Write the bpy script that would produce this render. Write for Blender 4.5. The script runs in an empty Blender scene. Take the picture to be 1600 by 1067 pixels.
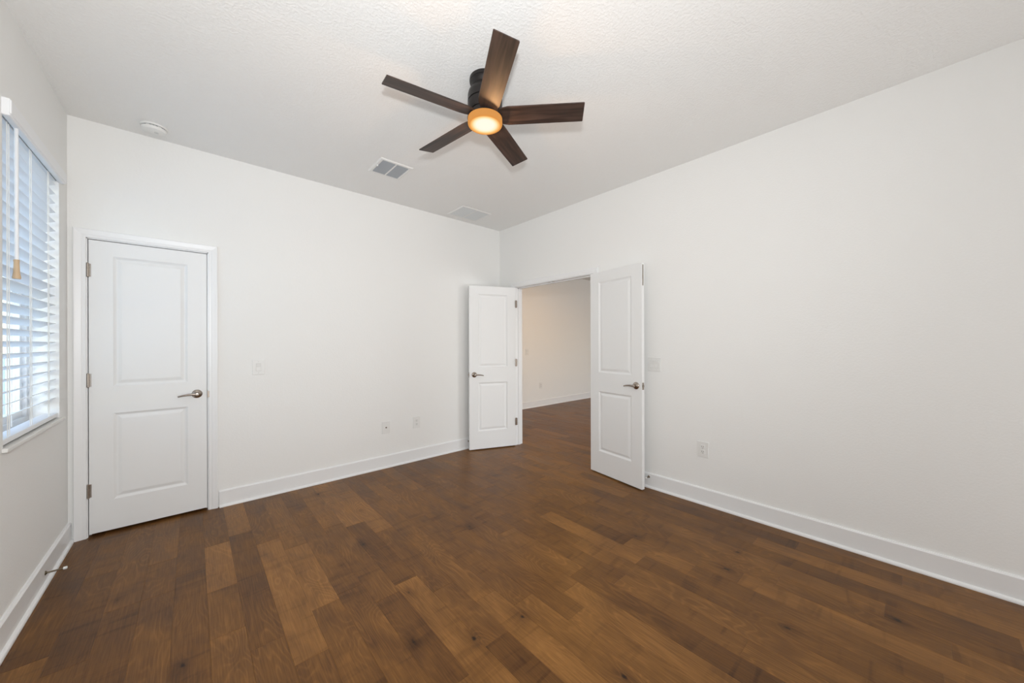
import bpy, bmesh, math, random
from mathutils import Vector, Matrix
S = bpy.context.scene
C = S.collection
PI = math.pi
R = math.radians

# ------------------------------------------------------------------ camera
XR, YB, XL, H = 3.1316, 3.7504, -0.6236, 2.8555      # right wall, back wall, left wall, ceiling
CAM_H, F_PX = 1.32, 558.34
cam = bpy.data.objects.new('camera', bpy.data.cameras.new('camera')); C.objects.link(cam)
cam.data.sensor_width = 36.0
cam.data.lens = F_PX / 1600 * 36.0
cam.data.shift_y = (537.05 - 533.5) / 1600.0
cam.data.shift_x = -(799.37 - 800) / 1600.0
cam.data.clip_start = 0.02
cam.location = (0, 0, CAM_H)
cam.rotation_euler = (PI / 2, R(0.144), -R(41.744))
S.camera = cam

YR = -2.6                   # rear wall, behind the camera
L_REAR, L_FLASH, L_FILL, L_NEXT, L_LAMP, L_SKY, L_FAN = 48, 34, 14.5, 104, 16, 0.62, 2.6

# ------------------------------------------------------------------ world, exposure, lights
S.view_settings.view_transform = 'Standard'
S.view_settings.look = 'None'
S.view_settings.gamma = 1.0
S.view_settings.use_curve_mapping = False
S.view_settings.exposure = 0.0
W = bpy.data.worlds.new('daylight'); S.world = W; W.use_nodes = True
nt = W.node_tree; nt.nodes.clear()
sky = nt.nodes.new('ShaderNodeTexSky'); sky.sky_type = 'NISHITA'
sky.sun_disc = False; sky.sun_elevation = R(50); sky.sun_rotation = R(200); sky.altitude = 0
bg = nt.nodes.new('ShaderNodeBackground'); bg.inputs['Strength'].default_value = L_SKY
wo = nt.nodes.new('ShaderNodeOutputWorld')
nt.links.new(sky.outputs[0], bg.inputs[0]); nt.links.new(bg.outputs[0], wo.inputs[0])

def area(name, loc, target, sx, sy, power, color, spread=180):
    l = bpy.data.lights.new(name, 'AREA'); l.shape = 'RECTANGLE'; l.size = sx; l.size_y = sy
    l.energy = power; l.color = color; l.spread = R(spread)
    o = bpy.data.objects.new(name, l); C.objects.link(o); o.location = loc
    o.rotation_euler = (Vector(target) - Vector(loc)).to_track_quat('-Z', 'Y').to_euler()
    return o
# added soft fill against the rear wall, unseen behind the camera
area('rear_fill', (1.7, YR+0.10, 1.10), (0.5, 3.0, 0.90), 2.6, 1.9, L_REAR, (0.975, 0.985, 1.0))
# the photographer's flash head, mounted just above the camera
area('flash_head', (0.0, -0.03, 1.62), (1.40, 2.9, 2.65), 0.08, 0.08, L_FLASH, (0.975, 0.99, 1.0))
# large invented fill light behind the camera, added to brighten the room evenly
area('broad_fill', (0.0, -0.60, 1.45), (1.9, 3.4, 2.85), 1.6, 1.6, L_FILL, (0.97, 0.985, 1.0), 115)
# daylight through the window opening in the rear wall of the next room
area('daylight_next_room', (6.6, YR-0.15, 1.15), (6.6, 5.0, 0.9), 2.6, 1.7, L_NEXT, (0.97, 0.985, 1.0))

# ------------------------------------------------------------------ materials
def mat(name, col, rough=0.5, metal=0.0, emit=None, estr=0.0, spec=0.5):
    m = bpy.data.materials.new(name); m.use_nodes = True
    b = m.node_tree.nodes['Principled BSDF']
    b.inputs['Base Color'].default_value = (*col, 1)
    b.inputs['Roughness'].default_value = rough
    b.inputs['Metallic'].default_value = metal
    b.inputs['Specular IOR Level'].default_value = spec
    if emit:
        b.inputs['Emission Color'].default_value = (*emit, 1)
        b.inputs['Emission Strength'].default_value = estr
    return m
def nd(m, t, **k):
    n = m.node_tree.nodes.new(t)
    for a, v in k.items(): setattr(n, a, v)
    return n
def ln(m, a, b): m.node_tree.links.new(a, b)
def bump(m, scale, strength, dist, detail=3.0, lo=0.35, hi=0.65):
    b = m.node_tree.nodes['Principled BSDF']
    tc = nd(m, 'ShaderNodeTexCoord'); n = nd(m, 'ShaderNodeTexNoise')
    n.inputs['Scale'].default_value = scale; n.inputs['Detail'].default_value = detail
    r = nd(m, 'ShaderNodeMapRange'); r.inputs['From Min'].default_value = lo; r.inputs['From Max'].default_value = hi
    bp = nd(m, 'ShaderNodeBump'); bp.inputs['Strength'].default_value = strength; bp.inputs['Distance'].default_value = dist
    ln(m, tc.outputs['Object'], n.inputs['Vector']); ln(m, n.outputs['Fac'], r.inputs['Value'])
    ln(m, r.outputs[0], bp.inputs['Height']); ln(m, bp.outputs[0], b.inputs['Normal'])
M = {}
M['wall'] = mat('wall_paint', (0.875, 0.875, 0.857), 0.75, spec=0.25); bump(M['wall'], 90, 0.12, 0.002)
M['ceiling'] = mat('ceiling_texture_paint', (0.905, 0.905, 0.89), 0.9, spec=0.15); bump(M['ceiling'], 75, 0.28, 0.003, 2.5, 0.42, 0.62)
M['trim'] = mat('white_trim_paint', (0.87, 0.875, 0.875), 0.35)
M['door'] = mat('white_door_paint', (0.85, 0.855, 0.85), 0.5)
M['white'] = mat('white_plastic', (0.82, 0.82, 0.80), 0.35)
M['white_dim'] = mat('white_plastic_inset', (0.66, 0.66, 0.64), 0.4)
M['dark'] = mat('dark_slot', (0.05, 0.05, 0.05), 0.6)
M['greyslat'] = mat('grey_enamel_louvre', (0.40, 0.43, 0.46), 0.5)
M['nickel'] = mat('satin_nickel', (0.40, 0.35, 0.305), 0.26, 1.0)
M['bronze'] = mat('dark_bronze', (0.030, 0.026, 0.025), 0.38, 0.6)
M['gap'] = mat('hinge_dark', (0.22, 0.18, 0.13), 0.35, 1.0)
M['vinyl'] = mat('white_vinyl', (0.84, 0.85, 0.86), 0.3)
M['slat'] = mat('white_blind_slat', (0.86, 0.87, 0.88), 0.4)
M['cord'] = mat('white_cord', (0.85, 0.84, 0.80), 0.7)
M['tassel'] = mat('pale_wood', (0.62, 0.45, 0.28), 0.5)
M['sill'] = mat('white_marble_sill', (0.78, 0.77, 0.74), 0.25)
M['rubber'] = mat('white_rubber', (0.85, 0.85, 0.83), 0.6)
M['ground'] = mat('pale_paving', (0.55, 0.58, 0.58), 0.9); bump(M['ground'], 30, 0.3, 0.004)
M['stucco'] = mat('pale_stucco', (0.70, 0.72, 0.72), 0.9)

# marble-ish veining on the sill
m = M['sill']; tc = nd(m, 'ShaderNodeTexCoord'); n = nd(m, 'ShaderNodeTexNoise'); n.inputs['Scale'].default_value = 6; n.inputs['Detail'].default_value = 6
rp = nd(m, 'ShaderNodeValToRGB'); rp.color_ramp.elements[0].color = (0.72, 0.71, 0.68, 1); rp.color_ramp.elements[1].color = (0.84, 0.83, 0.80, 1)
ln(m, tc.outputs['Object'], n.inputs['Vector']); ln(m, n.outputs['Fac'], rp.inputs[0]); ln(m, rp.outputs[0], m.node_tree.nodes['Principled BSDF'].inputs['Base Color'])

def glass_mat():
    m = bpy.data.materials.new('window_glass'); m.use_nodes = True; t = m.node_tree; t.nodes.clear()
    o = t.nodes.new('ShaderNodeOutputMaterial'); mix = t.nodes.new('ShaderNodeMixShader')
    tr = t.nodes.new('ShaderNodeBsdfTransparent'); gl = t.nodes.new('ShaderNodeBsdfGlossy'); fr = t.nodes.new('ShaderNodeFresnel')
    tr.inputs[0].default_value = (0.93, 0.97, 0.96, 1); gl.inputs['Roughness'].default_value = 0.02; fr.inputs[0].default_value = 1.45
    ge = t.nodes.new('ShaderNodeNewGeometry'); f1 = t.nodes.new('ShaderNodeMath'); f1.operation = 'SUBTRACT'; f1.inputs[0].default_value = 1.0; t.links.new(ge.outputs['Backfacing'], f1.inputs[1])
    f2 = t.nodes.new('ShaderNodeMath'); f2.operation = 'MULTIPLY'; t.links.new(fr.outputs[0], f2.inputs[0]); t.links.new(f1.outputs[0], f2.inputs[1])
    t.links.new(f2.outputs[0], mix.inputs[0]); t.links.new(tr.outputs[0], mix.inputs[1]); t.links.new(gl.outputs[0], mix.inputs[2])
    t.links.new(mix.outputs[0], o.inputs[0]); return m
M['glass'] = glass_mat()

# --- engineered wood planks
KNOTS = [(0.837, 2.415), (0.853, 1.781), (0.938, 1.307), (-0.033, 2.003), (2.261, 1.26), (2.564, 0.734), (1.489, 2.127), (1.273, 0.762), (1.189, 1.258), (2.325, 0.725), (2.501, 0.049), (2.053, 0.387), (0.727, 1.473), (0.821, 3.485)]
def floor_mat():
    m = mat('brown_birch_planks', (0.19, 0.09, 0.035), 0.33, spec=0.2)
    b = m.node_tree.nodes['Principled BSDF']
    tc = nd(m, 'ShaderNodeTexCoord'); at = nd(m, 'ShaderNodeAttribute'); at.attribute_name = 'plank'
    sp = nd(m, 'ShaderNodeSeparateColor'); ln(m, at.outputs['Color'], sp.inputs[0])
    def off(sx, sy, kg, kb):
        mp = nd(m, 'ShaderNodeMapping'); mp.inputs['Scale'].default_value = (sx, sy, 1)
        cb = nd(m, 'ShaderNodeCombineXYZ')
        a = nd(m, 'ShaderNodeMath', operation='MULTIPLY'); a.inputs[1].default_value = kg; ln(m, sp.outputs['Green'], a.inputs[0])
        c = nd(m, 'ShaderNodeMath', operation='MULTIPLY'); c.inputs[1].default_value = kb; ln(m, sp.outputs['Blue'], c.inputs[0])
        ln(m, a.outputs[0], cb.inputs[0]); ln(m, c.outputs[0], cb.inputs[1])
        ln(m, tc.outputs['Object'], mp.inputs['Vector']); ln(m, cb.outputs[0], mp.inputs['Location']); return mp
    def noise(mp, scale, detail, rough=0.5, dist=0.0):
        n = nd(m, 'ShaderNodeTexNoise'); n.inputs['Scale'].default_value = scale; n.inputs['Detail'].default_value = detail
        n.inputs['Roughness'].default_value = rough; n.inputs['Distortion'].default_value = dist
        ln(m, mp.outputs[0], n.inputs['Vector']); return n
    def rng(src, a, bb, c, d):
        r = nd(m, 'ShaderNodeMapRange'); r.inputs[1].default_value = a; r.inputs[2].default_value = bb
        r.inputs[3].default_value = c; r.inputs[4].default_value = d; ln(m, src, r.inputs[0]); return r
    def mth(op, x, y):
        k = nd(m, 'ShaderNodeMath', operation=op)
        for i, v in enumerate((x, y)):
            if isinstance(v, (int, float)): k.inputs[i].default_value = v
            else: ln(m, v, k.inputs[i])
        return k.outputs[0]
    mottle = noise(off(1.0, 0.42, 31, 17), 7.0, 3.0, 0.55, 0.6)          # soft blotches
    curl = noise(off(0.5, 3.2, 23, 41), 5.5, 2.0, 0.5, 0.8)               # cross-grain flame bands
    sel = noise(off(0.8, 0.8, 11, 29), 2.6, 1.0)                          # where flame shows
    warp = noise(off(1.0, 0.22, 13, 19), 5.0, 2.0, 0.5, 0.4)              # cathedral growth rings
    fine = noise(off(60, 2.2, 7, 5), 3.0, 3.0)                            # pores
    ph = mth('MULTIPLY', warp.outputs['Fac'], 26.0)
    ring = mth('ABSOLUTE', mth('SINE', mth('MULTIPLY', ph, 3.14159), 0), 0)
    ring = mth('POWER', ring, 8.0)
    ringm = mth('MULTIPLY', ring, rng(sel.outputs['Fac'], 0.40, 0.62, 0.0, 1.0).outputs[0])
    flame = mth('MULTIPLY', rng(curl.outputs['Fac'], 0.52, 0.72, 0.0, 1.0).outputs[0], rng(sel.outputs['Fac'], 0.56, 0.40, 0.0, 1.0).outputs[0])
    vo = nd(m, 'ShaderNodeTexVoronoi'); vo.inputs['Scale'].default_value = 1.0; ln(m, off(3.4, 2.0, 3, 7).outputs[0], vo.inputs['Vector'])
    dist = mth('MULTIPLY', vo.outputs['Distance'], 0.45)
    wob = noise(off(1, 1, 0, 0), 30.0, 2.0)
    for kx, ky in KNOTS:                                               # knots where the photo shows them
        mp = nd(m, 'ShaderNodeMapping'); mp.inputs['Location'].default_value = (-kx, -ky*0.6, 0); mp.inputs['Scale'].default_value = (1, 0.6, 0)
        ln(m, tc.outputs['Object'], mp.inputs['Vector']); le = nd(m, 'ShaderNodeVectorMath', operation='LENGTH'); ln(m, mp.outputs[0], le.inputs[0])
        dist = mth('MINIMUM', dist, le.outputs['Value'])
    dist = mth('ADD', dist, mth('MULTIPLY', mth('SUBTRACT', wob.outputs['Fac'], 0.5), 0.025))
    knot = rng(dist, 0.003, 0.010, 1.0, 0.0)
    halo = rng(dist, 0.008, 0.075, 1.0, 0.0)
    t = mth('MULTIPLY', mth('SUBTRACT', sp.outputs['Red'], 0.5), 0.46)
    t = mth('ADD', t, 0.5)
    t = mth('ADD', t, rng(mottle.outputs['Fac'], 0.3, 0.7, -0.14, 0.14).outputs[0])
    t = mth('ADD', t, rng(fine.outputs['Fac'], 0.3, 0.7, -0.12, 0.12).outputs[0])
    t = mth('SUBTRACT', t, mth('MULTIPLY', flame, 0.22))
    t = mth('SUBTRACT', t, mth('MULTIPLY', mth('MULTIPLY', halo.outputs[0], halo.outputs[0]), 0.30))
    t = mth('ADD', t, mth('MULTIPLY', ringm, 0.17))
    rp = nd(m, 'ShaderNodeValToRGB'); ln(m, t, rp.inputs[0]); cr = rp.color_ramp
    cr.elements[0].position = 0.0; cr.elements[0].color = (0.055, 0.023, 0.0075, 1)
    cr.elements[1].position = 1.0; cr.elements[1].color = (0.335, 0.157, 0.046, 1)
    for p, c in ((0.30, (0.118, 0.051, 0.0150)), (0.52, (0.172, 0.0775, 0.0210)), (0.75, (0.244, 0.112, 0.031))):
        e = cr.elements.new(p); e.color = (*c, 1)
    mx = nd(m, 'ShaderNodeMix', data_type='RGBA'); ln(m, knot.outputs[0], mx.inputs['Factor']); ln(m, rp.outputs[0], mx.inputs['A'])
    mx.inputs['B'].default_value = (0.018, 0.010, 0.006, 1); ln(m, mx.outputs['Result'], b.inputs['Base Color'])
    ln(m, rng(mottle.outputs['Fac'], 0.3, 0.7, 0.30, 0.42).outputs[0], b.inputs['Roughness'])
    bp = nd(m, 'ShaderNodeBump'); bp.inputs['Strength'].default_value = 0.12; bp.inputs['Distance'].default_value = 0.003
    und = noise(off(1, 0.5, 3, 3), 14.0, 2.0); ln(m, und.outputs['Fac'], bp.inputs['Height']); ln(m, bp.outputs[0], b.inputs['Normal'])
    return m
M['floor'] = floor_mat()

def blade_mat():
    m = mat('walnut_blade', (0.05, 0.03, 0.02), 0.5)
    b = m.node_tree.nodes['Principled BSDF']; tc = nd(m, 'ShaderNodeTexCoord'); mp = nd(m, 'ShaderNodeMapping')
    oi = nd(m, 'ShaderNodeObjectInfo'); cb = nd(m, 'ShaderNodeCombineXYZ'); k = nd(m, 'ShaderNodeMath', operation='MULTIPLY'); k.inputs[1].default_value = 9
    ln(m, oi.outputs['Random'], k.inputs[0]); ln(m, k.outputs[0], cb.inputs[1]); ln(m, cb.outputs[0], mp.inputs['Location'])
    mp.inputs['Scale'].default_value = (2.2, 26, 1); ln(m, tc.outputs['Object'], mp.inputs['Vector'])
    n = nd(m, 'ShaderNodeTexNoise'); n.inputs['Scale'].default_value = 1.5; n.inputs['Detail'].default_value = 5; n.inputs['Distortion'].default_value = 0.7
    ln(m, mp.outputs[0], n.inputs['Vector']); rp = nd(m, 'ShaderNodeValToRGB'); ln(m, n.outputs['Fac'], rp.inputs[0])
    rp.color_ramp.elements[0].position = 0.3; rp.color_ramp.elements[0].color = (0.014, 0.0085, 0.0065, 1)
    rp.color_ramp.elements[1].position = 0.72; rp.color_ramp.elements[1].color = (0.078, 0.045, 0.033, 1)
    ln(m, rp.outputs[0], b.inputs['Base Color']); return m
M['blade'] = blade_mat()

def lamp_mat():   # lit frosted lamp glass: hot centre over the LED, amber toward the rim and side
    m = bpy.data.materials.new('lit_frosted_glass'); m.use_nodes = True; b = m.node_tree.nodes['Principled BSDF']
    b.inputs['Base Color'].default_value = (0.02, 0.012, 0.006, 1); b.inputs['Roughness'].default_value = 1.0; b.inputs['Specular IOR Level'].default_value = 0.0
    tc = nd(m, 'ShaderNodeTexCoord'); mp = nd(m, 'ShaderNodeMapping'); mp.inputs['Scale'].default_value = (1, 1, 0)
    ln(m, tc.outputs['Object'], mp.inputs['Vector'])
    le = nd(m, 'ShaderNodeVectorMath', operation='LENGTH'); ln(m, mp.outputs[0], le.inputs[0])
    rp = nd(m, 'ShaderNodeValToRGB'); k = nd(m, 'ShaderNodeMath', operation='MULTIPLY'); k.inputs[1].default_value = 10.0
    ln(m, le.outputs['Value'], k.inputs[0]); ln(m, k.outputs[0], rp.inputs[0]); cr = rp.color_ramp
    cr.elements[0].position = 0.50; cr.elements[0].color = (1.0, 0.93, 0.80, 1)
    cr.elements[1].position = 0.99; cr.elements[1].color = (0.70, 0.30, 0.075, 1)
    for p, c in ((0.64, (1.0, 0.86, 0.56)), (0.78, (1.0, 0.56, 0.19)), (0.90, (0.70, 0.28, 0.06))):
        e = cr.elements.new(p); e.color = (*c, 1)
    ln(m, rp.outputs[0], b.inputs['Emission Color']); b.inputs['Emission Strength'].default_value = 1.0; return m
M['lamp'] = lamp_mat()

# ------------------------------------------------------------------ helpers
def obj(name, bm, m, parent=None, smooth=False, loc=None):
    bmesh.ops.recalc_face_normals(bm, faces=bm.faces)
    me = bpy.data.meshes.new(name); bm.to_mesh(me); bm.free()
    for mm in (m if isinstance(m, (list, tuple)) else [m]): me.materials.append(mm)
    if smooth:
        me.polygons.foreach_set('use_smooth', [True] * len(me.polygons)); me.set_sharp_from_angle(angle=R(35))
    o = bpy.data.objects.new(name, me); C.objects.link(o)
    if parent: o.parent = parent
    if loc: o.location = loc
    return o
def tag(o, label, cat, group=None, kind=None):
    o['label'] = label; o['category'] = cat
    if group: o['group'] = group
    if kind: o['kind'] = kind
    return o
def thing(name, label, cat, loc=(0, 0, 0), rotz=0, group=None, kind=None):
    o = bpy.data.objects.new(name, None); C.objects.link(o); o.empty_display_size = 0.05
    o.location = loc; o.rotation_euler = (0, 0, rotz); return tag(o, label, cat, group, kind)
def box(bm, x0, x1, y0, y1, z0, z1, bev=0.0):
    v = [bm.verts.new(p) for p in ((x0,y0,z0),(x1,y0,z0),(x1,y1,z0),(x0,y1,z0),(x0,y0,z1),(x1,y0,z1),(x1,y1,z1),(x0,y1,z1))]
    fs = [bm.faces.new([v[i] for i in q]) for q in ((3,2,1,0),(4,5,6,7),(0,1,5,4),(1,2,6,5),(2,3,7,6),(3,0,4,7))]
    if bev:
        es = list({e for f in fs for e in f.edges}); bmesh.ops.bevel(bm, geom=es, offset=bev, segments=2, profile=0.5, affect='EDGES')
    return bm
def lathe(bm, prof, seg=48, mtx=None):      # prof: (r, z) list
    rings = []
    for r, z in prof:
        if r < 1e-5: rings.append([bm.verts.new((0, 0, z))])
        else: rings.append([bm.verts.new((r*math.cos(2*PI*i/seg), r*math.sin(2*PI*i/seg), z)) for i in range(seg)])
    for a, b in zip(rings, rings[1:]):
        for i in range(seg):
            j = (i+1) % seg
            if len(a) == 1 and len(b) == 1: continue
            if len(a) == 1: bm.faces.new((a[0], b[j], b[i]))
            elif len(b) == 1: bm.faces.new((a[i], a[j], b[0]))
            else: bm.faces.new((a[i], a[j], b[j], b[i]))
    if mtx is not None: bmesh.ops.transform(bm, matrix=mtx, verts=[v for r in rings for v in r])
    return bm
def tube(bm, pts, rad, seg=12, cap=True):
    pts = [Vector(p) for p in pts]; rads = rad if isinstance(rad, (list, tuple)) else [rad]*len(pts); rings = []
    for i, p in enumerate(pts):
        d = (pts[min(i+1, len(pts)-1)] - pts[max(i-1, 0)]).normalized()
        u = d.orthogonal().normalized() if i == 0 else (u - d*u.dot(d)).normalized()
        w = d.cross(u)
        rings.append([bm.verts.new(p + (u*math.cos(2*PI*k/seg) + w*math.sin(2*PI*k/seg))*rads[i]) for k in range(seg)])
    for a, b in zip(rings, rings[1:]):
        for k in range(seg): bm.faces.new((a[k], a[(k+1)%seg], b[(k+1)%seg], b[k]))
    if cap: bm.faces.new(rings[0][::-1]); bm.faces.new(rings[-1])
    return bm
def struct(name, bm, m, label, cat, smooth=False):
    return tag(obj(name, bm, m, smooth=smooth), label, cat, kind='structure')
def wall_with_holes(bm, axis, c0, c1, a0, a1, z0, z1, holes):
    """slab between c0..c1 on `axis` ('x' or 'y'), spanning a0..a1 and z0..z1, with rectangular holes (a,b,za,zb)"""
    As = sorted({a0, a1, *[h[0] for h in holes], *[h[1] for h in holes]})
    Zs = sorted({z0, z1, *[h[2] for h in holes], *[h[3] for h in holes]})
    solid = lambda i, j: 0 <= i < len(As)-1 and 0 <= j < len(Zs)-1 and not any(
        h[0] <= (As[i]+As[i+1])/2 <= h[1] and h[2] <= (Zs[j]+Zs[j+1])/2 <= h[3] for h in holes)
    P = (lambda c, a, z: (c, a, z)) if axis == 'x' else (lambda c, a, z: (a, c, z))
    vs = {}
    def V(c, a, z):
        k = (c, a, z)
        if k not in vs: vs[k] = bm.verts.new(P(c, a, z))
        return vs[k]
    for i in range(len(As)-1):
        for j in range(len(Zs)-1):
            if not solid(i, j): continue
            a, b, p, q = As[i], As[i+1], Zs[j], Zs[j+1]
            for c in (c0, c1): bm.faces.new((V(c,a,p), V(c,b,p), V(c,b,q), V(c,a,q)))
            if not solid(i-1, j): bm.faces.new((V(c0,a,p), V(c1,a,p), V(c1,a,q), V(c0,a,q)))
            if not solid(i+1, j): bm.faces.new((V(c0,b,p), V(c1,b,p), V(c1,b,q), V(c0,b,q)))
            if not solid(i, j-1): bm.faces.new((V(c0,a,p), V(c1,a,p), V(c1,b,p), V(c0,b,p)))
            if not solid(i, j+1): bm.faces.new((V(c0,a,q), V(c1,a,q), V(c1,b,q), V(c0,b,q)))
    return bm
def sweep(bm, rows):
    """rows: list of equal-length point lists; skins successive rows and caps the ends"""
    vr = [[bm.verts.new(p) for p in r] for r in rows]; n = len(vr[0])
    for a, b in zip(vr, vr[1:]):
        for k in range(n): bm.faces.new((a[k], a[(k+1)%n], b[(k+1)%n], b[k]))
    bm.faces.new(vr[0][::-1]); bm.faces.new(vr[-1]); return bm

# ------------------------------------------------------------------ room shell
T = 0.12
FX1, FY1 = 9.0, 5.24        # the next room's far side and end wall
D1 = (-0.552, 0.104, 2.062)     # closet door rough opening (x0, x1, top)
D2 = (2.205, 3.455, 2.062)      # double door rough opening in the right wall (y0, y1, top)
WN = (2.662, 3.556, 0.862, 2.40)  # window opening in left wall (y0, y1, z0, z1)

# floor: individual boards, 128 mm wide, running along Y; some end joints placed as in the photo
def build_floor():
    rnd = random.Random(11)
    joints = {  # row index -> y of end joints  (row i spans x = 0.310 + 0.128*i ...)
        -7: [2.439],
        -6: [2.303, 3.104],
        -5: [2.646],
        -4: [2.646, 3.038],
        -3: [2.787],
        -2: [2.084, 2.491],
        -1: [1.896],
        0: [1.688, 2.876],
        1: [1.981, 2.682],
        3: [1.179],
        4: [2.720],
        5: [1.241, 1.698, 2.500],
        6: [1.490, 2.305],
        7: [1.339],
        8: [1.095],
        9: [2.093, 2.930],
        10: [1.294, 1.907],
        11: [0.487],
        12: [1.486],
        13: [1.107],
        14: [0.860, 1.265, 2.072],
        15: [0.643, 1.451],
        16: [-0.112, 0.497, 1.103],
        17: [0.092],
        18: [-0.316, 0.903],
        19: [0.700],
        20: [0.038, 0.499],
        21: [-0.111],
    }
    tones = {
        -4: [((-0.13, 3.35), 0.2)],
        -3: [((-0.02, 3.14), -0.5)],
        -2: [((0.12, 3.02), 1), ((0.1, 2.33), -0.1), ((0.12, 1.97), 0)],
        -1: [((0.26, 3.09), -0.4), ((0.25, 2.09), -0.7), ((0.23, 1.8), -0.6)],
        0: [((0.4, 2.6), 0.9), ((0.38, 1.63), -0.5)],
        1: [((0.51, 2.5), 0.7), ((0.47, 1.84), -0.2)],
        2: [((0.61, 3.41), -0.3), ((0.63, 2.0), 0.3), ((0.64, 1.57), -0.3)],
        3: [((0.73, 2.04), -0.2), ((0.72, 1.38), -0.6)],
        4: [((0.87, 3.03), 0.8), ((0.87, 1.67), 0.5)],
        5: [((1.02, 3.1), 0.8), ((1.04, 1.79), -0.3), ((1.05, 1.5), -0.2), ((0.98, 1.18), -0.8)],
        6: [((1.13, 3.0), -0.3), ((1.16, 1.4), 0.7), ((1.17, 1.29), 0.7)],
        7: [((1.27, 2.34), -0.2), ((1.24, 1.04), 0.4)],
        8: [((1.43, 1.28), -0.3), ((1.37, 1.01), 0.3)],
        10: [((1.6, 2.29), -0.3), ((1.69, 1.28), -0.8)],
        11: [((1.8, 1.61), -0.3)],
        13: [((2.04, 1.71), 0.5)],
        14: [((2.21, 1.98), -0.7), ((2.17, 1.34), -0.7), ((2.16, 0.98), 0.2)],
        16: [((2.46, 1.69), -0.4), ((2.37, 0.75), -0.2), ((2.47, -0.09), -0.4)],
        18: [((2.72, -0.22), -0.6)],
    }
    bm = bmesh.new(); col = bm.loops.layers.float_color.new('plank')
    i0 = math.floor((XL-0.2-0.310)/0.128); i1 = math.ceil((FX1+0.1-0.310)/0.128)
    for i in range(i0, i1):
        xa = 0.310+0.128*i; xb = xa+0.128
        ys = sorted(joints.get(i, []))
        if not ys: ys = [rnd.uniform(-0.6, 0.7)]
        out = [ys[0]]
        for y in ys[1:]:
            gap = y-out[-1]
            if gap > 1.75: out.append(out[-1]+gap*rnd.uniform(.4, .6))
            out.append(y)
        while out[0] > YR-0.2: out.insert(0, out[0]-rnd.uniform(0.7, 1.45))
        while out[-1] < FY1+0.1: out.append(out[-1]+rnd.uniform(0.55, 1.4))
        for ya, yb in zip(out, out[1:]):
            tone = max(-1, min(1, rnd.gauss(0, 0.38)))
            for (tx, ty), tv in tones.get(i, []):
                if ya <= ty <= yb: tone = tv
            cc = (0.5+0.5*tone, rnd.random(), rnd.random(), 1)
            e, d = 0.0009, 0.0007
            o = [bm.verts.new(p) for p in ((xa,ya,-d),(xb,ya,-d),(xb,yb,-d),(xa,yb,-d))]
            t = [bm.verts.new(p) for p in ((xa+e,ya+e,0),(xb-e,ya+e,0),(xb-e,yb-e,0),(xa+e,yb-e,0))]
            fs = [bm.faces.new(t)]+[bm.faces.new((o[k], o[(k+1)%4], t[(k+1)%4], t[k])) for k in range(4)]
            for f in fs:
                for l in f.loops: l[col] = cc
    me = bpy.data.meshes.new('floor'); bm.to_mesh(me); bm.free(); me.materials.append(M['floor'])
    o = bpy.data.objects.new('floor', me); C.objects.link(o)
    tag(o, 'brown wood plank floor with knots and mottled boards running toward the doors', 'floor', kind='structure')
build_floor()

bm = bmesh.new(); box(bm, XL-0.2, FX1+T, YR-T, FY1+T, H, H+0.1)
struct('ceiling', bm, M['ceiling'], 'off-white textured ceiling', 'ceiling')
bm = bmesh.new(); wall_with_holes(bm, 'y', YB, YB+T, XL, XR, -0.01, H, [(D1[0], D1[1], -0.01, D1[2])])
struct('wall_back', bm, M['wall'], 'white painted wall holding the closet door', 'wall')
bm = bmesh.new(); wall_with_holes(bm, 'x', XR, XR+T, YR, FY1, -0.01, H, [(D2[0], D2[1], -0.01, D2[2])])
struct('wall_right', bm, M['wall'], 'long white painted wall holding the open double doors', 'wall')
bm = bmesh.new(); wall_with_holes(bm, 'x', XL-0.2, XL, YR, FY1, -0.01, H, [WN])
struct('wall_left', bm, M['wall'], 'white painted wall holding the window with blinds', 'wall')
bm = bmesh.new(); wall_with_holes(bm, 'y', YR-T, YR, XL-0.2, FX1+T, -0.01, H, [(5.3, 7.9, 0.3, 2.0)])
struct('wall_rear', bm, M['wall'], 'white rear wall behind the camera, with a wide window opening into the next room', 'wall')
bm = bmesh.new(); box(bm, XL-0.2, FX1+T, FY1, FY1+T, -0.01, H)
struct('wall_end', bm, M['wall'], 'plain wall of the next room seen through the open double doors', 'wall')
bm = bmesh.new(); box(bm, FX1, FX1+T, YR, FY1, -0.01, H)
struct('wall_far', bm, M['wall'], 'far side wall of the next room', 'wall')

# ------------------------------------------------------------------ baseboards with shoe moulding
BB = [(0,0),(0.030,0),(0.0305,0.006),(0.028,0.013),(0.022,0.018),(0.0155,0.020),(0.0155,0.125),(0.009,0.134),(0,0.134)]
def baseboard(name, a, b, nrm, label, za=0.0):
    a, b, n = Vector(a), Vector(b), Vector(nrm); bm = bmesh.new()
    sweep(bm, [[(p.x+n.x*d, p.y+n.y*d, z) for d, z in BB] for p in (a, b)])
    return struct(name, bm, M['trim'], label, 'baseboard', smooth=False)
baseboard('baseboard_back', (0.158, YB, 0), (XR, YB, 0), (0, -1, 0), 'white baseboard along the wall right of the closet door')
baseboard('baseboard_right', (XR, YR, 0), (XR, 2.148, 0), (-1, 0, 0), 'white baseboard along the long wall right of the double doors')
baseboard('baseboard_corner', (XR, 3.513, 0), (XR, YB, 0), (-1, 0, 0), 'short white baseboard piece in the corner behind the left door leaf')
baseboard('baseboard_left', (XL, YR, 0), (XL, YB, 0), (1, 0, 0), 'white baseboard below the window')
baseboard('baseboard_end', (XR+T, FY1, 0), (FX1, FY1, 0), (0, -1, 0), 'white baseboard in the next room seen through the open doors')

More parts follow.
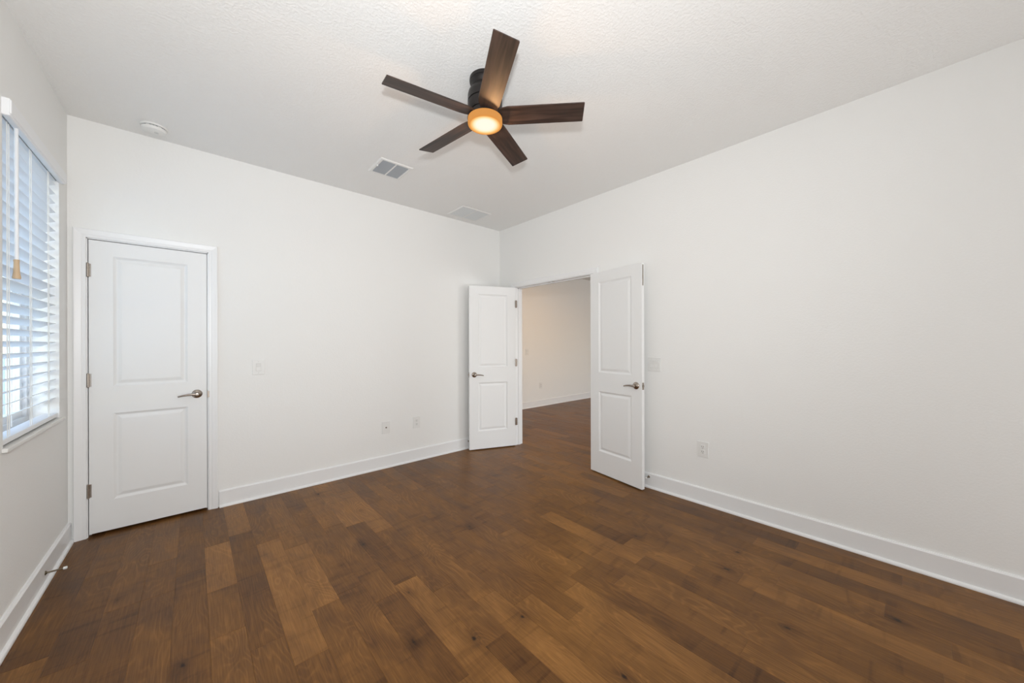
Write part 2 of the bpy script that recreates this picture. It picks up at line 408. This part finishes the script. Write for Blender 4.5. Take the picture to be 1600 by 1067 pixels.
# ------------------------------------------------------------------ door frames (jambs + casings)
CP = [(0.0, 0.0), (0.0, 0.009), (0.004, 0.0115), (0.018, 0.0115), (0.022, 0.0135), (0.040, 0.0165), (0.050, 0.0185), (0.0545, 0.0185), (0.0575, 0.016), (0.0575, 0.0)]
def casing(bm, a0, a1, top, to3):     # to3(a, z, depth)
    rows = []
    for s, (pa, pz) in enumerate(((a0, -0.001), (a0, top), (a1, top), (a1, -0.001))):
        sg = -1 if s < 2 else 1
        rows.append([to3(pa+sg*u, pz + (u if s in (1, 2) else 0), d) for u, d in CP])
    sweep(bm, rows)
def frame_boxes(bm, a0, a1, top, to3, depth, jt=0.018, stop=0.048):
    """jamb lining: a0..a1/top is the clear opening; depth>0 goes into the wall"""
    def b3(A0, A1, Z0, Z1, d0, d1):
        p = [to3(A0, Z0, d0), to3(A1, Z1, d1)]
        xs, ys, zs = [sorted((p[0][k], p[1][k])) for k in range(3)]
        box(bm, *xs, *ys, *zs)
    b3(a0-jt, a0, -0.001, top+jt, 0.0, -depth); b3(a1, a1+jt, -0.001, top+jt, 0.0, -depth); b3(a0-jt, a1+jt, top, top+jt, 0.0, -depth)
    b3(a0, a0+0.010, -0.001, top, -stop, -stop-0.035); b3(a1-0.010, a1, -0.001, top, -stop, -stop-0.035); b3(a0, a1, top-0.010, top, -stop, -stop-0.035)
to_back = lambda a, z, d: (a, YB-d, z)
to_right = lambda a, z, d: (XR-d, a, z)
bm = bmesh.new(); frame_boxes(bm, -0.536, 0.088, 2.047, to_back, T)
tr1 = struct('trim_1', bm, M['trim'], 'white jamb around the closed closet door', 'door frame')
bm = bmesh.new(); casing(bm, -0.541, 0.0935, 2.053, to_back); cs = obj('casing', bm, M['trim'], tr1)
bm = bmesh.new(); box(bm, 0.0865, 0.0885, YB-0.0015, YB+0.030, 0.895, 0.955); box(bm, 0.0865, 0.099, YB-0.0125, YB-0.009, 0.90, 0.95, 0.001)
obj('strike_plate', bm, M['nickel'], tr1)['label'] = 'small nickel strike plate'
bm = bmesh.new(); frame_boxes(bm, 2.222, 3.438, 2.047, to_right, T)
tr2 = struct('trim_2', bm, M['trim'], 'white jamb around the open double doorway', 'door frame')
bm = bmesh.new(); casing(bm, 2.216, 3.444, 2.053, to_right); obj('casing', bm, M['trim'], tr2)
bm = bmesh.new(); casing(bm, 2.216, 3.444, 2.053, lambda a, z, d: (XR+T+d, a, z)); obj('casing', bm, M['trim'], tr2)
bm = bmesh.new()
for yy in (2.80, 2.86): box(bm, XR+0.012, XR+0.034, yy-0.018, yy+0.018, 2.0455, 2.0475)
obj('strike_plate', bm, M['nickel'], tr2)['label'] = 'nickel ball catch plates in the head'

# ------------------------------------------------------------------ moulded two-panel door leaves
PROF = [(0.0, 0.0), (0.004, 0.0028), (0.010, 0.0075), (0.016, 0.0108), (0.021, 0.0105), (0.040, 0.0035), (0.046, 0.0030)]
def leaf_mesh(w, h, t, z0=0.012):
    """local: hinge edge at x=0, free edge at x=w, y=0..t"""
    bm = bmesh.new(); s = 0.113
    pans = [(s, w-s, 0.232, 0.838), (s, w-s, 1.028, 1.942)]
    z1 = z0+h
    for face, sg in ((0.0, 1), (t, -1)):
        Xs = [0, s, w-s, w]; Zs = [z0, pans[0][2], pans[0][3], pans[1][2], pans[1][3], z1]
        V = {(x, z): bm.verts.new((x, face, z)) for x in Xs for z in Zs}
        for a, b in zip(Xs, Xs[1:]):
            for c, d in zip(Zs, Zs[1:]):
                if (a, c) in ((s, pans[0][2]), (s, pans[1][2])): continue
                bm.faces.new((V[a,c], V[b,c], V[b,d], V[a,d]))
        for (xa, xb, za, zb) in pans:
            prev = [V[xa,za], V[xb,za], V[xb,zb], V[xa,zb]]
            for o, dp in PROF[1:]:
                cur = [bm.verts.new((x, face+sg*dp, z)) for x, z in ((xa+o,za+o),(xb-o,za+o),(xb-o,zb-o),(xa+o,zb-o))]
                for k in range(4): bm.faces.new((prev[k], prev[(k+1)%4], cur[(k+1)%4], cur[k]))
                prev = cur
            bm.faces.new(prev)
    # edges
    e = 0.0
    for q in (((0,0,z0),(0,t,z0),(0,t,z1),(0,0,z1)), ((w,0,z0),(w,t,z0),(w,t,z1),(w,0,z1)), ((0,0,z0),(w,0,z0),(w,t,z0),(0,t,z0)), ((0,0,z1),(w,0,z1),(w,t,z1),(0,t,z1))):
        bm.faces.new([bm.verts.new(p) for p in q])
    bmesh.ops.remove_doubles(bm, verts=bm.verts, dist=1e-6)
    return bm
def lever(parent, x, z, face_y, out, dirx, name='door_handle'):
    """rose + lever on face at y=face_y pointing out (sign in y) and lever toward dirx"""
    bm = bmesh.new()
    rot = Matrix.Translation((x, face_y, z)) @ Matrix.Rotation(PI/2 if out < 0 else -PI/2, 4, 'X')
    lathe(bm, [(0, 0), (0.033, 0), (0.033, 0.004), (0.031, 0.008), (0.025, 0.0115), (0.016, 0.013), (0.0125, 0.016), (0.0115, 0.030), (0.0125, 0.036), (0.0125, 0.046), (0.009, 0.051), (0, 0.052)], 40, rot)
    r = obj(name, bm, M['nickel'], parent, smooth=True); r['label'] = 'round satin nickel rose'
    bm = bmesh.new(); n = 12; pts = []; rad = []
    for k in range(n+1):
        u = k/n
        pts.append((x+dirx*(0.004+0.106*u), face_y+out*(0.043-0.006*u*u), z+0.002*math.sin(u*PI)-0.010*u*u)); rad.append(0.0095*(1-u*0.42))
    tube(bm, pts, rad, 14)
    lv = obj('lever', bm, M['nickel'], r, smooth=True); lv['label'] = 'slim curved nickel lever'
    return r
def hinge(parent, x, y, z, m):
    bm = bmesh.new(); tube(bm, [(x, y, z-0.045), (x, y, z+0.045)], 0.0062, 12)
    tube(bm, [(x, y, z-0.049), (x, y, z-0.045)], [0.004, 0.0075], 12); tube(bm, [(x, y, z+0.045), (x, y, z+0.049)], [0.0075, 0.004], 12)
    box(bm, x-0.014, x+0.014, y+0.0045, y+0.0065, z-0.044, z+0.044)
    for dz in (-0.018, 0.018): tube(bm, [(x, y, z+dz-0.0008), (x, y, z+dz+0.0008)], 0.0068, 12)
    h = obj('hinge', bm, m, parent, smooth=True); h['label'] = 'nickel butt hinge'; return h

# closet door, closed (local x runs right, y into the wall; local y=0 is the room face)
d1 = thing('door_1', 'closed white two-panel closet door next to the window wall', 'door', (-0.5315, YB+0.002, 0), 0, kind='structure')
obj('door_leaf', leaf_mesh(0.615, 2.022, 0.035, 0.020), M['door'], d1)
lever(d1, 0.618-0.062, 0.932, 0.0, -1, -1)
for hz in (1.832, 1.077, 0.318): hinge(d1, -0.0025, -0.007, hz, M['nickel'])

# left leaf of the double door: pivots at the far jamb, opened almost against the back wall
def leaf_world(name, label, piv, ang, w, mirror):
    d = thing(name, label, 'door', (piv[0], piv[1], 0), ang, kind='structure')
    return d
a = math.atan2(0.222, -0.578)
# local x along leaf from pivot; visible face must look toward the camera
d2 = leaf_world('door_2', 'open white two-panel door leaf left of the doorway, lever at its left edge', (XR-0.004, 3.440), a, 0.612, False)
obj('door_leaf', leaf_mesh(0.612, 2.030, 0.035), M['door'], d2).location = (0.004, 0.0, 0)
lever(d2, 0.612-0.058, 0.937, 0.035, 1, -1)
lever(d2, 0.612-0.058, 0.937, 0.0, -1, -1)
for hz in (1.832, 1.077, 0.318): hinge(d2, -0.001, 0.037, hz, M['nickel'])
bm = bmesh.new(); box(bm, 0.616, 0.6172, 0.006, 0.029, 0.905, 0.968); box(bm, 0.617, 0.626, 0.0115, 0.0235, 0.927, 0.947, 0.002)
obj('latch_plate', bm, M['nickel'], d2)['label'] = 'nickel latch plate and bolt on the leaf edge'

# right leaf: pivots at the near jamb, swung round almost flat to the right wall
b_ = math.atan2(-0.622, -0.100)
d3 = leaf_world('door_3', 'open white two-panel door leaf right of the doorway, folded near the long wall', (XR-0.0055, 2.224), b_, 0.630, False)
obj('door_leaf', leaf_mesh(0.630, 2.030, 0.035), M['door'], d3).location = (0.0, -0.035, 0)
lever(d3, 0.630-0.060, 0.937, -0.035, -1, -1)
for hz in (1.832, 1.077, 0.318): hinge(d3, -0.003, -0.004, hz, M['nickel'])
bm = bmesh.new(); box(bm, 0.630, 0.6312, -0.029, -0.006, 0.905, 0.968); box(bm, 0.631, 0.640, -0.0235, -0.0115, 0.927, 0.947, 0.002)
obj('latch_plate', bm, M['nickel'], d3)['label'] = 'nickel latch plate and bolt on the leaf edge'
bm = bmesh.new(); box(bm, 0.630, 0.6312, -0.0225, -0.0125, 1.84, 2.028); box(bm, 0.6312, 0.634, -0.020, -0.015, 1.90, 1.935, 0.001)
obj('flush_bolt', bm, M['gap'], d3)['label'] = 'dark flush bolt in the top of the leaf edge'

# ------------------------------------------------------------------ window
w1 = thing('window_1', 'white framed window behind the horizontal blinds', 'window', (XL, 0, 0), 0, kind='structure')
y0, y1, z0, z1 = WN
def ring(bm, xa, xb, ya, yb, za, zb, wd):
    box(bm, xa, xb, ya, ya+wd, za, zb); box(bm, xa, xb, yb-wd, yb, za, zb)
    box(bm, xa, xb, ya+wd, yb-wd, za, za+wd); box(bm, xa, xb, ya+wd, yb-wd, zb-wd, zb)
bm = bmesh.new(); ring(bm, -0.190, -0.118, y0, y1, z0, z1, 0.032); obj('window_frame', bm, M['vinyl'], w1)
bm = bmesh.new(); ring(bm, -0.165, -0.135, y0+0.032, y1-0.032, z0+0.032, 1.66, 0.036); sa = obj('sash', bm, M['vinyl'], w1)
bm = bmesh.new(); box(bm, -0.152, -0.148, y0+0.068, y1-0.068, z0+0.068, 1.624); obj('pane', bm, M['glass'], sa)
bm = bmesh.new(); ring(bm, -0.188, -0.160, y0+0.032, y1-0.032, 1.625, z1-0.032, 0.030); sb = obj('sash', bm, M['vinyl'], w1)
bm = bmesh.new(); box(bm, -0.176, -0.172, y0+0.062, y1-0.062, 1.655, z1-0.062); obj('pane', bm, M['glass'], sb)
bm = bmesh.new(); box(bm, -0.118, 0.0, y0+0.001, y1-0.001, z0-0.012, z0+0.004); box(bm, 0.0, 0.018, y0-0.022, y1+0.016, z0-0.014, z0+0.004, 0.003)
obj('window_sill', bm, M['sill'], w1)['label'] = 'pale marble window sill'

# blinds
bl = thing('window_blind', 'white horizontal slat blind covering the window with a hanging tassel', 'blind', (XL, 0, 0))
bm = bmesh.new(); box(bm, -0.004, 0.024, 2.652, 3.574, 2.334, 2.412, 0.006); box(bm, 0.020, 0.028, 2.649, 3.577, 2.342, 2.404, 0.004)
obj('valance', bm, M['slat'], bl)
bm = bmesh.new(); box(bm, -0.070, -0.010, y0+0.006, y1-0.006, 2.338, 2.388, 0.002); obj('headrail', bm, M['slat'], bl)
tilt, sw_ = R(24), 0.063; cx_, pit = -0.040, 0.0575
def slat_mesh():
    bm = bmesh.new(); rows = []; n = 6
    for yy in (y0+0.010, y1-0.010):
        up = [(sw_*(k/n-0.5), 0.0016+0.0022*(1-(2*k/n-1)**2)) for k in range(n+1)]
        dn = [(sw_*(k/n-0.5), -0.0012+0.0022*(1-(2*k/n-1)**2)) for k in range(n, -1, -1)]
        rows.append([(u*math.cos(tilt)-v*math.sin(tilt), yy, u*math.sin(tilt)+v*math.cos(tilt)) for u, v in up+dn])
    return sweep(bm, rows)
s0 = None; zt = 2.302; zs = [zt-pit*k for k in range(24)]
for k, z in enumerate(zs):
    if s0 is None: s0 = obj('slat', slat_mesh(), M['slat'], bl, smooth=True); s = s0
    else: s = s0.copy(); C.objects.link(s); s.parent = bl
    s.location = (cx_, 0, z)
bm = bmesh.new(); box(bm, cx_-0.026, cx_+0.036, y0+0.010, y1-0.010, 0.874, 0.898, 0.003); obj('bottom_rail', bm, M['slat'], bl)
for yy in (2.762, 3.070, 3.378):
    bm = bmesh.new(); dx = sw_/2*math.cos(tilt)+0.003
    for xx in (cx_-dx, cx_+dx):
        for dy in (-0.012, 0.012): tube(bm, [(xx, yy+dy, 0.90), (xx, yy+dy, 2.34)], 0.0019, 6)
    obj('ladder_cord', bm, M['cord'], bl)
bm = bmesh.new(); tube(bm, [(0.008, 2.795, 1.715), (0.008, 2.795, 2.345)], 0.0068, 12); wd = obj('tilt_wand', bm, M['slat'], bl, smooth=True)
bm = bmesh.new(); lathe(bm, [(0, 0), (0.0125, 0), (0.0135, 0.006), (0.010, 0.030), (0.0085, 0.075), (0.0095, 0.088), (0.005, 0.092), (0, 0.092)], 20, Matrix.Translation((0.008, 2.795, 1.630)))
obj('tassel', bm, M['tassel'], wd, smooth=True)['label'] = 'pale wooden tassel'

# outside: ground and a neighbouring wall, glimpsed between slats
bm = bmesh.new(); box(bm, -70, XL-0.22, -30, 90, -0.35, -0.25)
struct('ground_outside', bm, M['ground'], 'pale paving outside the window', 'ground')

# ------------------------------------------------------------------ ceiling fan
FCX, FCY = 1.2719, 1.652
fan = thing('ceiling_fan', 'dark five-blade hugger ceiling fan with a lit amber lamp', 'ceiling fan', (FCX, FCY, H))
Z = lambda z: z-H
bm = bmesh.new(); lathe(bm, [(0, 0), (0.089, 0), (0.090, Z(2.845)), (0.089, Z(2.836)), (0.086, Z(2.834)), (0.086, Z(2.829)), (0.083, Z(2.826)), (0.077, Z(2.82)), (0.073, Z(2.808)), (0, Z(2.808))], 56)
obj('canopy', bm, M['bronze'], fan, smooth=True)
bm = bmesh.new(); lathe(bm, [(0, Z(2.81)), (0.072, Z(2.81)), (0.074, Z(2.800)), (0.086, Z(2.789)), (0.096, Z(2.775)), (0.100, Z(2.757)), (0.100, Z(2.722)), (0.095, Z(2.720)), (0.095, Z(2.716)), (0.100, Z(2.714)), (0.099, Z(2.690)), (0.088, Z(2.664)), (0, Z(2.664))], 56)
obj('motor_housing', bm, M['bronze'], fan, smooth=True)
bm = bmesh.new(); lathe(bm, [(0, Z(2.664)), (0.084, Z(2.664)), (0.084, Z(2.634)), (0.101, Z(2.634)), (0.102, Z(2.627)), (0, Z(2.627))], 56)
obj('light_ring', bm, M['bronze'], fan, smooth=True)
bm = bmesh.new(); lathe(bm, [(0, 0.037), (0.0995, 0.037), (0.1000, 0.010), (0.0985, 0.004), (0.094, 0.0008), (0.088, 0.0), (0.080, 0.0022), (0.05, 0.003), (0, 0.003)], 64)
obj('lamp_glass', bm, M['lamp'], fan, smooth=True, loc=(0, 0, Z(2.590)))['label'] = 'round frosted lamp glass, lit amber'
RT, WB, PT = 0.566, 0.1205, R(-14.15)
bm0 = bmesh.new(); t_ = 0.0028
out = [(0.074, -0.040), (0.105, -WB/2+0.006), (0.135, -WB/2), (RT-0.003, -WB/2), (RT, -WB/2+0.003), (RT, WB/2-0.003), (RT-0.003, WB/2), (0.135, WB/2), (0.105, WB/2-0.006), (0.074, 0.040)]
top = [bm0.verts.new((x, y*math.cos(PT), y*math.sin(PT)+t_)) for x, y in out]; bot = [bm0.verts.new((x, y*math.cos(PT), y*math.sin(PT)-t_)) for x, y in out]
bm0.faces.new(top); bm0.faces.new(bot[::-1])
for k in range(len(out)): bm0.faces.new((top[k], bot[k], bot[(k+1)%len(out)], top[(k+1)%len(out)]))
bl0 = obj('fan_blade', bm0, M['blade'], fan)
for k in range(5):
    o = bl0 if k == 0 else bl0.copy()
    if k: C.objects.link(o); o.parent = fan
    o.location = (0, 0, Z(2.640)); o.rotation_euler = (0, 0, -2.0617+2*PI*k/5)
    o['label'] = 'dark walnut fan blade'
pl = bpy.data.lights.new('fan_lamp_light', 'POINT'); pl.energy = L_FAN; pl.color = (1.0, 0.55, 0.24); pl.shadow_soft_size = 0.02
po = bpy.data.objects.new('fan_lamp_light', pl); C.objects.link(po); po.parent = fan; po.location = (0, 0, Z(2.515))

# ------------------------------------------------------------------ smoke detector
sm = thing('smoke_detector', 'round white smoke detector on the ceiling near the window wall', 'smoke detector', (-0.200, 3.555, H))
bm = bmesh.new(); lathe(bm, [(0, 0), (0.072, 0), (0.072, -0.010), (0.069, -0.013), (0, -0.013)], 48); obj('base', bm, M['white'], sm, smooth=True)
bm = bmesh.new(); lathe(bm, [(0, -0.013), (0.060, -0.013), (0.060, -0.017), (0.066, -0.018), (0.066, -0.026), (0.060, -0.036), (0.045, -0.041), (0, -0.043)], 48); cv = obj('cover', bm, M['white'], sm, smooth=True)
bm = bmesh.new(); lathe(bm, [(0, -0.0425), (0.012, -0.0425), (0.012, -0.045), (0, -0.046)], 20, Matrix.Translation((0.012, -0.012, 0))); obj('test_button', bm, M['white_dim'], cv, smooth=True)
bm = bmesh.new()
for k in range(24):
    a_ = 2*PI*k/24; c_, s_ = math.cos(a_), math.sin(a_)
    if k % 4 == 0: continue
    b2 = bmesh.new(); box(b2, 0.0595, 0.0615, -0.006, 0.006, -0.0175, -0.0130); bmesh.ops.rotate(b2, verts=b2.verts, cent=(0,0,0), matrix=Matrix.Rotation(a_, 3, 'Z'))
    me_ = bpy.data.meshes.new('t'); b2.to_mesh(me_); b2.free(); bm.from_mesh(me_); bpy.data.meshes.remove(me_)
obj('vent_slots', bm, M['dark'], cv)

# ------------------------------------------------------------------ ceiling vents
def vent(name, label, cx, cy, wx, wy, border, m, slat_dir, n, ang, cat, grp=None):
    v = thing(name, label, cat, (cx, cy, H), group=grp)
    bm = bmesh.new(); bx, by = wx/2, wy/2
    P = [(0.0, 0.0), (0.004, -0.006), (0.010, -0.009), (border-0.006, -0.009), (border, -0.003)]
    prev = None
    for o_, d_ in P:
        cur = [bm.verts.new(p) for p in ((-bx+o_,-by+o_,d_),(bx-o_,-by+o_,d_),(bx-o_,by-o_,d_),(-bx+o_,by-o_,d_))]
        if prev:
            for k in range(4): bm.faces.new((prev[k], prev[(k+1)%4], cur[(k+1)%4], cur[k]))
        prev = cur
    box(bm, -0.006, 0.006, -by+border, by-border, -0.0085, -0.001)
    obj('frame', bm, M['white'], v)
    bm = bmesh.new(); box(bm, -bx+border-0.002, bx-border+0.002, -by+border-0.002, by-border+0.002, -0.0012, -0.0002); obj('backing', bm, m[1], v)
    for sx in (-1, 1):
        bm = bmesh.new(); xa, xb = sorted((sx*0.006, sx*(bx-border)))
        for k in range(n):
            yy = -by+border+(k+0.5)*(2*(by-border))/n; hw = 0.0068
            c_, s_ = hw*math.cos(ang), hw*math.sin(ang)
            sweep(bm, [[(x, yy-c_, -0.005-s_), (x, yy+c_, -0.005+s_), (x, yy+c_, -0.0042+s_), (x, yy-c_, -0.0042-s_)] for x in (xa, xb)])
        obj('louvre_panel', bm, m[0], v)
    return v
v1 = vent('ceiling_vent', 'ceiling air register with grey louvres, closest to the fan', 1.300, 3.047, 0.285, 0.30, 0.030, (M['greyslat'], M['dark']), 0, 15, R(-32), 'vent')
bm = bmesh.new(); box(bm, -0.130, -0.122, -0.03, -0.018, -0.022, -0.008); obj('damper_lever', bm, M['white'], v1)
M['pale'] = mat('pale_enamel_louvre', (0.74, 0.77, 0.78), 0.5)
vent('ceiling_vent', 'plain white ceiling return grille near the room corner', 2.440, 3.475, 0.40, 0.33, 0.020, (M['pale'], M['pale']), 0, 22, R(-8), 'vent')

# ------------------------------------------------------------------ switches and outlets
def plate(bm, w, h, d=0.006):      # local: x along the wall, -y out of the wall, z up
    box(bm, -w/2, w/2, -d, 0, -h/2, h/2, 0.0022)
def wallthing(name, label, cat, pos, rotz): return thing(name, label, cat, pos, rotz)
def switch(name, label, pos, rotz, gangs, w, h=0.127):
    s = wallthing(name, label, 'light switch', pos, rotz); bm = bmesh.new(); plate(bm, w, h); p = obj('cover_plate', bm, M['white'], s, smooth=False)
    for g in range(gangs):
        xo = (g-(gangs-1)/2)*0.046
        bm = bmesh.new(); box(bm, xo-0.0185, xo+0.0185, -0.0068, -0.004, -0.0345, 0.0345); obj('bezel', bm, M['white_dim'], p)
        bm = bmesh.new(); sweep(bm, [[(x, -0.005, -0.032), (x, -0.0085, -0.032), (x, -0.0078, 0.0), (x, -0.0115, 0.032), (x, -0.005, 0.032)] for x in (xo-0.0165, xo+0.0165)])
        obj('rocker', bm, M['white'], s)
    for g in range(gangs):
        for zz in (-0.048, 0.048):
            bm = bmesh.new(); lathe(bm, [(0, 0), (0.003, 0), (0.003, 0.001), (0, 0.0014)], 10, Matrix.Translation(((g-(gangs-1)/2)*0.046, -0.006, zz)) @ Matrix.Rotation(PI/2, 4, 'X'))
            obj('screw', bm, M['white_dim'], p)
    return s
def outlet(name, label, pos, rotz, w=0.086, h=0.127):
    s = wallthing(name, label, 'outlet', pos, rotz); bm = bmesh.new(); plate(bm, w, h); p = obj('cover_plate', bm, M['white'], s)
    for zz in (-0.020, 0.020):
        bm = bmesh.new(); box(bm, -0.0165, 0.0165, -0.0085, -0.005, zz-0.0165, zz+0.0165, 0.003); r = obj('socket', bm, M['white'], s)
        bm = bmesh.new(); box(bm, -0.0075, -0.0050, -0.0092, -0.0080, zz-0.001, zz+0.009); box(bm, 0.0050, 0.0075, -0.0092, -0.0080, zz, zz+0.008); box(bm, -0.0022, 0.0022, -0.0092, -0.0080, zz-0.011, zz-0.0065)
        obj('slots', bm, M['dark'], r)
    bm = bmesh.new(); lathe(bm, [(0, 0), (0.003, 0), (0.003, 0.001), (0, 0.0014)], 10, Matrix.Translation((0, -0.006, 0)) @ Matrix.Rotation(PI/2, 4, 'X')); obj('screw', bm, M['white_dim'], p)
    return s
switch('light_switch', 'single white rocker light switch beside the closed closet door', (0.422, YB, 1.124), 0, 1, 0.086)
switch('light_switch', 'double white rocker light switch beside the right open door leaf', (XR, 1.560, 1.130), -PI/2, 2, 0.122)
outlet('wall_outlet', 'white wall outlet low between the cable jack and the left door leaf', (1.895, YB, 0.432), 0)
outlet('wall_outlet', 'white wall outlet low on the long wall right of the doors', (XR, 1.146, 0.448), -PI/2)
outlet('wall_outlet', 'white wall outlet low in the next room seen through the doorway', (5.505, FY1, 0.437), 0)
switch('light_switch', 'white light switch in the next room seen through the doorway', (5.10, FY1, 1.15), 0, 1, 0.086)
cj = wallthing('cable_jack', 'white cable jack plate with one dark connector, low on the wall', 'wall jack', (1.541, YB, 0.428), 0)
bm = bmesh.new(); plate(bm, 0.086, 0.127); obj('cover_plate', bm, M['white'], cj)
bm = bmesh.new(); lathe(bm, [(0.0075, 0.0), (0.0075, 0.003), (0.0048, 0.003), (0.0048, 0.011), (0.0035, 0.011), (0.0035, 0.004), (0, 0.004)], 20, Matrix.Translation((0, -0.006, 0)) @ Matrix.Rotation(PI/2, 4, 'X')); obj('connector', bm, M['gap'], cj, smooth=True)

# ------------------------------------------------------------------ door stops on the baseboards
def stop(label, pos, rotz, L):     # local +x is away from the baseboard
    s = thing('door_stop', label, 'door stop', pos, rotz); rm = Matrix.Rotation(PI/2, 4, 'Y')
    bm = bmesh.new(); lathe(bm, [(0, 0), (0.011, 0), (0.011, 0.003), (0.007, 0.006), (0.0045, 0.009), (0.0042, L-0.014), (0.006, L-0.012), (0, L-0.012)], 20, rm); obj('rod', bm, M['gap'], s, smooth=True)
    bm = bmesh.new(); lathe(bm, [(0, L-0.014), (0.0075, L-0.014), (0.0078, L-0.003), (0.006, L), (0, L)], 20, rm); obj('tip', bm, M['rubber'], s, smooth=True)['label'] = 'white rubber tip'
stop('bronze door stop with white tip on the baseboard under the window', (XL+0.0155, 3.175, 0.066), 0, 0.078)
stop('small door stop on the baseboard behind the left open door leaf', (2.600, YB-0.0155, 0.092), -PI/2, 0.040)
stop('small door stop on the baseboard behind the right open door leaf', (XR-0.0155, 1.608, 0.100), PI, 0.060)

# warm ceiling lamp of the next room, out of sight above its doorway
cl = thing('ceiling_lamp', 'flush round ceiling lamp in the next room, above the doorway', 'ceiling lamp', (4.9, 3.6, H))
bm = bmesh.new(); lathe(bm, [(0, 0), (0.16, 0), (0.16, -0.02), (0.15, -0.025), (0, -0.025)], 40); obj('base', bm, M['white'], cl, smooth=True)
l = bpy.data.lights.new('ceiling_lamp_light', 'AREA'); l.shape = 'DISK'; l.size = 0.28; l.energy = L_LAMP; l.color = (1.0, 0.55, 0.18)
lo = bpy.data.objects.new('ceiling_lamp_light', l); C.objects.link(lo); lo.parent = cl; lo.location = (0, 0, -0.03)
